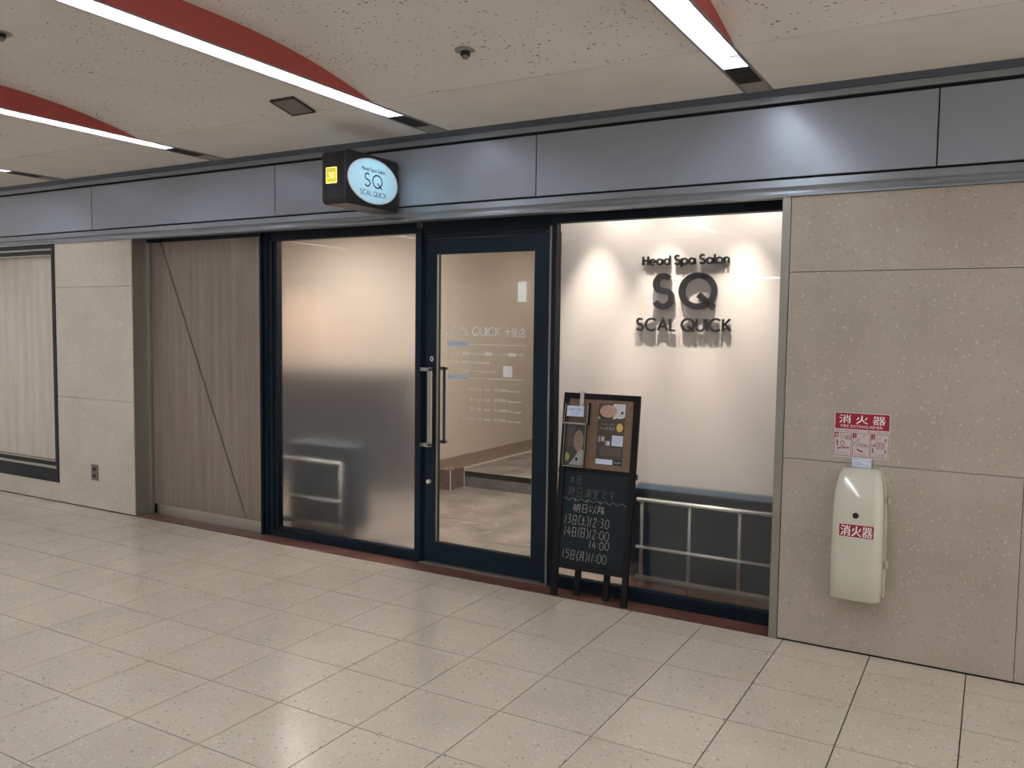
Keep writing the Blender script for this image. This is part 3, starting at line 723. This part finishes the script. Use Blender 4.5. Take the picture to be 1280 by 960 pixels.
text('label_lettering', '消火器', M['white'], st, FY(-.14895), .272, .408, .596, .646)

es = thing('extinguisher_sign', (.325, 0, .937), 'red and white fire extinguisher instruction sign on the terrazzo wall', 'sign')
strips('plate', [R4(.204, .448, .937, 1.151)], M['sign_white'], es, FY(-.001), .002)
strips('red_field', [R4(.208, .444, 1.073, 1.147)], M['sign_red'], es, FY(-.0031), .0004)
for dx in (0, .0015): text('sign_lettering', '消 火 器', M['white'], es, FY(-.0036-dx*.1), .224+dx, .426+dx, 1.099, 1.140)
text('sign_lettering', 'FIRE EXTINGUISHER', M['white'], es, FY(-.0036), .233, .416, 1.080, 1.093)
text('sign_lettering', '使用法 DIRECTIONS', M['sign_ink'], es, FY(-.0031), .210, .308, 1.060, 1.067)
text('sign_lettering', '普通・油・電気 火災用', M['sign_ink'], es, FY(-.0031), .350, .440, 1.060, 1.067)
FP = FY(-.0031)
for q in range(3):
    a = .2075+.0805*q; e_ = a+.0745
    bm = bmesh.new(); ribbon(bm, R4(a, e_, .944, 1.054), .0018, FP, .0004, True); pn = obj('panel_border', bm, M['sign_ink'], es)
    strips('panel_number', [R4(a+.001, a+.016, 1.030, 1.053)], M['sign_red'], es, FP, .0004)
    text('sign_lettering', '123'[q], M['sign_white'], es, FY(-.0037), a+.005, a+.012, 1.033, 1.050)
    bm = bmesh.new()
    def st_(p, w_=.0018, cl=False): ribbon(bm, [(a+x, .944+y) for x, y in p], w_, FP, .0004, cl)
    if q == 0:
        st_([(.012, .045), (.012, .066)], .005); st_([(.007, .064), (.012, .074), (.017, .064)], .003)
        st_([(.010, .032), (.03, .040), (.066, .040)], .005); st_([(.012, .026), (.04, .034), (.066, .032)], .0015)
        st_(ell(.035, .060, .008, .011, 16), .003, True); st_([(.026, .108), (.028, .085), (.034, .075)]); st_([(.040, .108), (.040, .085)])
        for z in (.046, .053, .060, .067): st_([(z, .100), (z-.001, .082), (z+.004, .078), (z+.005, .098)], .0014)
    if q == 1:
        st_([(.020, .036), (.030, .028), (.046, .026)], .006); st_([(.004, .060), (.016, .045), (.026, .052), (.012, .068)], .002, True)
        st_([(.022, .080), (.034, .090), (.058, .106)], .0014); st_([(.018, .070), (.022, .082), (.030, .060), (.040, .048)], .0022)
        st_([(.030, .060), (.048, .062), (.062, .052)], .0024)
        for z in (.042, .050, .058, .066): st_([(z, .046), (z+.003, .058)], .0024)
    if q == 2:
        for xx, s in ((.062, 1), (.062, -1)):
            yb = .075 if s > 0 else .042; st_([(xx, yb), (xx, yb+s*.010)], .004); st_([(xx-.005, yb+s*.009), (xx, yb+s*.017), (xx+.005, yb+s*.009)], .0025)
        st_([(.018, .060), (.024, .045), (.05, .042), (.060, .054), (.058, .068), (.036, .074), (.020, .068)], .0018, True)
        for z in (.028, .036, .044, .052): st_([(z, .046), (z+.001, .070)], .0024)
        st_([(.008, .054), (.018, .062)], .006); st_([(.008, .046), (.008, .028), (.016, .028)], .0045)
        st_([(.02, .080), (.040, .096)], .0014)
    obj('pictogram', bm, M['sign_ink'], es)
    text('sign_lettering', ('安全栓を抜く', 'ホースをはずす', 'レバーを握る')[q], M['sign_ink'], es, FP, a+.008, a+.060, .956, .962)
    text('sign_lettering', ('PULL PIN OUT', 'AIM AT BASE', 'SQUEEZE LEVER')[q], M['sign_ink'], es, FP, a+.008, a+.060, .948, .953)

pt = thing('paper_tag', (.332, 0, .89), 'small pale blue inspection paper tucked above the extinguisher cabinet', 'paper')
B('sheet', M['paper'], pt, (.289, .374, -.007, -.0045, .880, .937)); B('back_sheet', M['vent'], pt, (.30, .381, -.0042, -.0025, .880, .936))
for z, a, b_ in ((.930, .293, .312), (.924, .350, .372), (.916, .293, .330), (.908, .296, .340), (.904, .345, .360), (.900, .293, .310)):
    B('printed_line', M['paper_ink'], pt, (a, b_, -.0074, -.0070, z, z+.002))

ot = thing('power_outlet', (-5.497, 0, .24), 'small grey two-socket wall outlet low on the left stone pier', 'outlet')
B('plate', M['outlet'], ot, (-5.540, -5.452, -.006, .001, .238, .368), bevel=.002)
for z in (.262, .318): B('socket', M['dark'], ot, (-5.516, -5.482, -.0072, -.005, z, z+.026))

# ---------------------------------------------------------------- A-board
th = math.radians(7.0)
ab = thing('chalkboard_easel', (-1.068, .02, 0), 'black easel chalkboard with cork top leaning at the right pane', 'signboard')
UV = (0, math.sin(th), math.cos(th)); UN = (0, -math.cos(th), math.sin(th))
def FA(n=0.): return frame((-1.068+UN[0]*n, .012+UN[1]*n, UN[2]*n), (1, 0, 0), UV, UN)
W = .2325; Hh = 1.168
def abar(name, m, u0, u1, v0, v1, n0, n1, parent=ab, label=None):
    bm = bmesh.new(); prism(bm, R4(u0, u1, v0, v1), FA(n0), n1-n0); return obj(name, bm, m, parent, bevel=.0015, label=label)
def W_(v): return 1.
abar('side_rail', M['blackwood'], -W, -W+.034, .006, Hh, -.012, .012); abar('side_rail', M['blackwood'], W-.034, W, .006, Hh, -.012, .012)
abar('top_rail', M['blackwood'], -W+.034, W-.034, Hh-.032, Hh, -.012, .012); abar('bottom_rail', M['blackwood'], -W+.034, W-.034, .165, .198, -.012, .014)
abar('middle_rail', M['blackwood'], -W+.034, W-.034, .722, .742, -.012, .009)
cb = abar('chalk_panel', M['chalkboard'], -W+.034, W-.034, .198, .722, -.006, .002); abar('cork_panel', M['cork'], -W+.034, W-.034, .742, Hh-.032, -.006, .004)
# folded rear frame
for a in (-.100, .078): abar('rear_leg', M['blackwood'], a, a+.034, .018, 1.0, -.036, -.014)
abar('rear_rail', M['blackwood'], -.10, .112, .70, .735, -.036, -.014)
for s in (-1, 1): abar('hinge_bolt', M['black'], s*(W+.003)-.004, s*(W+.003)+.004, .705, .735, -.02, .006)
CH = {
 '日': [[(2,10),(2,0)],[(2,10),(8,10),(8,0)],[(2,5),(8,5)],[(2,0),(8,0)]],
 '土': [[(2,6),(8,6)],[(5,10),(5,1)],[(0,1),(10,1)]],
 '月': [[(3,10),(3,3),(1,0)],[(3,10),(8,10),(8,0),(7,.5)],[(3,7),(8,7)],[(3,4),(8,4)]],
 '本': [[(1,7),(9,7)],[(5,10),(5,0)],[(5,7),(1,2)],[(5,7),(9,2)],[(3.5,2),(6.5,2)]],
 '明': [[(.5,9),(.5,2)],[(.5,9),(3.5,9),(3.5,2)],[(.5,5.5),(3.5,5.5)],[(.5,2),(3.5,2)],[(5.5,10),(5.5,3),(4.5,0)],[(5.5,10),(9.5,10),(9.5,0),(8.5,.7)],[(5.5,7),(9.5,7)],[(5.5,4),(9.5,4)]],
 '以': [[(1,9),(1,2),(4,4)],[(4,8),(5,6.5)],[(9,10),(8.5,5),(5,0)],[(7.5,3.5),(10,0)]],
 '降': [[(1,10),(1,0)],[(1,10),(3.5,10),(2.3,7),(3.8,5),(2.5,3.5),(1.5,4)],[(6.5,10),(4.5,6.5)],[(6,9),(9,9),(5,5)],[(6,8),(9.5,5)],[(5,4),(10,4)],[(6.5,4),(6,2),(10,2)],[(8,5),(8,0)]],
 '終': [[(2.5,10),(1,8),(3,7.5)],[(4,9),(1,5),(4.5,5.5)],[(2.7,5),(2.7,0)],[(1.3,3.5),(.5,1)],[(4,3.5),(4.6,2)],[(7,10),(5.3,7)],[(6.5,8.7),(9,8.7),(5.5,4)],[(6.3,7.8),(10,4)],[(7,3.5),(8,2.7)],[(6.5,1.5),(8.5,.3)]],
 '満': [[(1,9),(2,8)],[(.5,6.5),(1.5,5.5)],[(.5,0),(2.5,4)],[(3.5,8.5),(10,8.5)],[(5.3,10),(5.3,7)],[(8,10),(8,7)],[(3.7,6),(9.8,6)],[(4,6),(4,0)],[(9.6,6),(9.6,0)],[(6.8,8.5),(6.8,1.5)],[(5.3,4.5),(5.3,1.5),(8.3,1.5),(8.3,4.5)]],
 '室': [[(5,10),(5,9)],[(1,7),(1,9),(9,9),(9,7.5)],[(2,7),(8,7)],[(4.5,7),(3,5),(7.5,5.3)],[(6.5,6),(7.8,4.6)],[(2.5,3),(7.5,3)],[(5,4.5),(5,0)],[(1,0),(9,0)]],
 'で': [[(1,8.5),(8,9),(5,6),(4,3),(5,1),(7.5,.5)],[(7.5,6.5),(8.3,5.3)],[(9,7.5),(9.8,6.3)]],
 'す': [[(1,8),(9,8.3)],[(5.5,10),(5.5,4),(4.5,3),(3.7,4),(4.5,5.2),(5.5,4.5),(5.3,2),(3.5,0)]],
 '1': [[(5,10),(4,0)]], '2': [[(2,8),(4,10),(7,9.5),(7,7),(2,0),(8.5,0)]], '3': [[(2,9.5),(5,10),(7,8.5),(4,5.5),(7,4),(6.5,1),(2,0)]],
 '4': [[(5,10),(1.5,3.5),(8.5,3.5)],[(6,7),(5.5,0)]], '5': [[(3.2,10),(2.5,6),(6,6.2),(7.5,3.5),(5.5,.5),(2,.3)],[(3.2,10),(7.8,10)]],
 '0': [ell(5,5,3.6,5,16)+[(8.6,5)]], ':': [[(5,7.5),(4.8,6.3)],[(4.8,3.5),(4.6,2.3)]],
 '(': [[(7,11),(4.5,8),(4,4),(5.5,-1)]], ')': [[(3,11),(5.5,8),(6,4),(4,-1)]],
}
rc = random.Random(3)
def chalk(line, u0, u1, v0, h, m=None, wt=.0019):
    wd = {'1': 5, '(': 5, ')': 5, ':': 4}; tot = sum(wd.get(c, 11 if c > '\u3000' else 9) if c != ' ' else 4 for c in line); k = (u1-u0)/tot; x = u0
    bm = bmesh.new()
    for c in line:
        w_ = wd.get(c, 11 if c > '\u3000' else 9) if c != ' ' else 4
        if c != ' ':
            jy = rc.uniform(-.002, .002); cw = {'1': 5, '(': 5, ')': 5, ':': 4}.get(c)
            for s in CH[c]:
                pts = [(x+(p[0]*(.96 if cw is None else 1)-(2.4 if cw else 0)+rc.uniform(-.2, .2))*k+p[1]*.0003, v0+jy+(p[1]+rc.uniform(-.2, .2))*h/10) for p in s]
                pts = [p for i, p in enumerate(pts) if i == 0 or (Vector(p)-Vector(pts[i-1])).length > 1e-5]
                ribbon(bm, pts, wt, FA(.0022), .0003)
        x += w_*k
    obj('chalk_writing', bm, m or M['chalk'], cb)
chalk('本日', -.165, -.085, .652, .042, M['chalk_dim']); chalk('終日満室です', -.170, .130, .578, .050, M['chalk_dim'])
bm = bmesh.new(); pts = [(-.195+.39*i/80, .560-.0*i+.007*math.sin(i*.62)) for i in range(81)]
ribbon(bm, pts, .0020, FA(.0022), .0003)
for cx in (-.120, -.045, .035): ribbon(bm, ell(cx, .558, .006, .007, 12), .0018, FA(.0024), .0003, True)
obj('chalk_writing', bm, mat('chalk_grey', (.26, .25, .23), .9), cb)
chalk('明日以降', -.130, .068, .492, .044)
chalk('13日(土)12:30', -.182, .098, .420, .050); chalk('14日(日)12:00', -.180, .100, .352, .050)
chalk('14:00', -.020, .106, .298, .044); chalk('15日(月)11:00', -.182, .096, .222, .050)

# poster pinned on cork
po = thing('salon_poster', (-.975, .15, .85), 'taupe salon poster with a reclining face pinned right on the cork', 'poster')
def pp(name, m, outl, n, parent=po, label=None):
    bm = bmesh.new()
    for o in outl: prism(bm, o, FA(n), .0004)
    return obj(name, bm, m, parent, label=label)
pc = pp('poster_sheet', M['poster_dark'], [R4(-.012, .150, .772, 1.118)], .0045)
clipx = lambda pts, x0, x1, z0, z1: [(min(max(x, x0), x1), min(max(z, z0), z1)) for x, z in pts]
bx = (-.0115, .1495, 1.03, 1.1175)
pp('photo_towel', M['print_white'], [clipx(ell(.118, 1.085, .05, .05), *bx), clipx(ell(.010, 1.05, .03, .035), *bx)], .0050)
pp('photo_hair', M['print_hair'], [clipx(ell(.025, 1.062, .042, .036), *bx)], .0055)
pp('photo_face', M['skin'], [clipx([(.048+.050*math.cos(a)-.012*math.sin(a), 1.074+.034*math.sin(a)+.010*math.cos(a)) for a in [2*math.pi*i/30 for i in range(30)]], *bx)], .0060)
bm = bmesh.new()
for p in ([(.030, 1.092), (.034, 1.084), (.030, 1.078)], [(.052, 1.096), (.056, 1.086), (.054, 1.079)], [(.050, 1.066), (.064, 1.072), (.060, 1.060)], [(.066, 1.050), (.078, 1.058)]): ribbon(bm, p, .003, FA(.0065), .0003)
obj('photo_features', bm, M['skin2'], po)
pp('photo_button', M['print_black'], [ell(.132, 1.068, .007, .009, 16)], .0062)
pp('photo_robe', M['print_white'], [[(.075, 1.030), (.100, 1.034), (.106, 1.062), (.088, 1.058)]], .0064)
pp('gold_seal', M['gold'], [ell(.122, .985, .019, .024, 30)], .0052)
text('poster_lettering', 'ヘッドスパ', M['print_white'], po, FA(.0050), .002, .092, .968, .986); text('poster_lettering', '極上の癒しの時間を', M['print_grey'], po, FA(.0050), .012, .090, .996, 1.006)
pp('poster_picture', M['print_grey'], [R4(-.004, .010, .898, .930), R4(.015, .035, .902, .932), R4(.040, .070, .880, .908)], .0050)
pp('poster_picture', M['print_white'], [R4(.052, .068, .884, .905), R4(.020, .030, .908, .926)], .0055)
pp('poster_box', M['sky_label'], [R4(.080, .146, .882, .940)], .0050, label='pale grey text box')
bm = bmesh.new()
for q in range(5): ribbon(bm, [(.085, .930-.009*q), (.140, .930-.009*q)], .0012, FA(.0055), .0002)
for q in range(5): ribbon(bm, [(.010, .868-.010*q), (.135, .868-.010*q)], .0012, FA(.0050), .0002)
obj('poster_small_print', bm, M['print_grey'], po)
pp('poster_footer', M['sky_label'], [R4(-.011, .092, .775, .803)], .0052); pp('poster_footer', M['print_black'], [R4(.094, .149, .775, .803)], .0052)
text('poster_lettering', 'SCAL QUICK', M['print_white'], po, FA(.0057), .100, .144, .783, .795)
pn = thing('push_pin', (-.99, .15, 1.1), 'tiny pin at the upper middle of the cork panel', 'pin')
bm = bmesh.new(); cyl(bm, FA(.004) @ Vector((-.022, 1.118, 0)), FA(.012) @ Vector((-.022, 1.118, 0)), .003, 10); obj('pin_head', bm, M['print_grey'], pn)

# leaflet holder: clear acrylic case with hinged lid
lh = thing('leaflet_holder', (-1.20, .13, .75), 'clear acrylic leaflet case clipped over the left top of the easel', 'leaflet holder')
def shell(name, u0, u1, v0, v1, n0, n1, t_=.0025, m=M['acrylic'], par=lh):
    bm = bmesh.new()
    prism(bm, R4(u0, u1, v0, v1), FA(n1), t_); prism(bm, R4(u0, u0+t_, v0, v1), FA(n0), n1-n0); prism(bm, R4(u1-t_, u1, v0, v1), FA(n0), n1-n0); prism(bm, R4(u0, u1, v0, v0+t_), FA(n0), n1-n0)
    return obj(name, bm, m, par)
shell('case_body', -.200, -.068, .745, 1.005, .0125, .040)
lid = shell('case_lid', -.204, -.052, .990, 1.112, .0125, .052)
bm = bmesh.new(); ribbon(bm, [(-.205, .992), (-.066, .992)], .007, FA(.054), .003); ribbon(bm, [(-.202, .994), (-.196, 1.10)], .003, FA(.054), .002); ribbon(bm, [(-.058, .994), (-.056, 1.10)], .003, FA(.054), .002)
ribbon(bm, [(-.200, .748), (-.068, .748)], .004, FA(.042), .002); ribbon(bm, [(-.200, .75), (-.200, .99)], .0025, FA(.042), .002); ribbon(bm, [(-.068, .75), (-.068, .99)], .0025, FA(.042), .002)
obj('case_edge', bm, M['steel'], lh)
bm = bmesh.new(); prism(bm, R4(-.128, -.104, 1.09, 1.178), FA(.014), .003); prism(bm, R4(-.128, -.104, 1.170, 1.176), FA(-.006), .020); obj('hook', bm, M['sign_white'], lh, label='white hanging hook')
bl = pp('case_label', M['sky_label'], [R4(-.186, -.080, 1.032, 1.092)], .0560, parent=lh); 
bm = bmesh.new(); ribbon(bm, R4(-.184, -.082, 1.034, 1.090), .004, FA(.0566), .0003, True); obj('label_border', bm, M['print_white'], bl)
text('label_lettering', 'ご自由にお取り', M['blue_ink'], bl, FA(.0568), -.176, -.090, 1.064, 1.080); text('label_lettering', 'ください', M['blue_ink'], bl, FA(.0568), -.156, -.108, 1.042, 1.058)
lf = thing('leaflet', (-1.20, .12, .76), 'salon leaflets with a face photo inside the acrylic case', 'leaflet')
pp('leaflet_sheet', M['poster_dark'], [R4(-.190, -.078, .755, .985)], .0300, parent=lf)
b2 = (-.189, -.079, .756, .984)
pp('photo_towel', M['print_white'], [clipx([(-.165, .756), (-.079, .756), (-.079, .84), (-.10, .86), (-.13, .80)], *b2)], .0306, parent=lf)
pp('photo_hair', M['print_hair'], [clipx(ell(-.115, .93, .035, .05), *b2)], .0304, parent=lf)
pp('photo_face', M['skin'], [clipx(ell(-.112, .895, .030, .062), *b2)], .0310, parent=lf)
pp('photo_button', M['print_black'], [ell(-.118, .790, .008, .011, 14)], .0312, parent=lf)
pp('gold_seal', M['gold'], [clipx(ell(-.178, .800, .014, .024), *b2)], .0310, parent=lf)
bm = bmesh.new()
for p in ([(-.122, .925), (-.112, .930)], [(-.122, .900), (-.112, .896)], [(-.105, .915), (-.098, .905)], [(-.110, .862), (-.104, .870)]): ribbon(bm, p, .004, FA(.0316), .0003)
for q in range(5): ribbon(bm, [(-.175+.008*q, .86), (-.175+.008*q, .97)], .0022, FA(.0306), .0003)
obj('photo_features', bm, M['skin2'], lf)

# ---------------------------------------------------------------- the corridor side behind the photographer (seen in the panes)
ow = thing('wall_opposite', (-3, -5.85, 0), 'opposite side of the corridor with lit shopfronts, seen only as reflections', 'wall', kind='structure')
B('fascia_panel', M['fascia'], ow, (-14, 6, -5.82, -5.80, 2.20, 2.70)); B('wall_core', M['wall'], ow, (-14, 6, -6.1, -5.86, 0, 2.7))
for a, b_, m_ in ((-13.5, -9.2, 'lit_shop'), (-8.9, -6.3, 'lit_shop'), (-6.2, -5.2, 'shop_grey'), (-4.6, -2.2, 'lit_shop'), (-1.9, .5, 'lit_shop'), (.8, 4.5, 'lit_shop')):
    B('shop_window', M[m_], ow, (a, b_, -5.86, -5.83, .9, 2.18))
B('light_strip', M['lit_strip'], ow, (-1.9, 2.0, -5.84, -5.81, 2.16, 2.185))
B('light_strip', M['lit_strip'], ow, (-5.05, -4.93, -5.84, -5.81, 1.9, 2.18))
B('poster_panel', M['shop_red'], ow, (-8.6, -7.4, -5.83, -5.82, 1.2, 1.7))
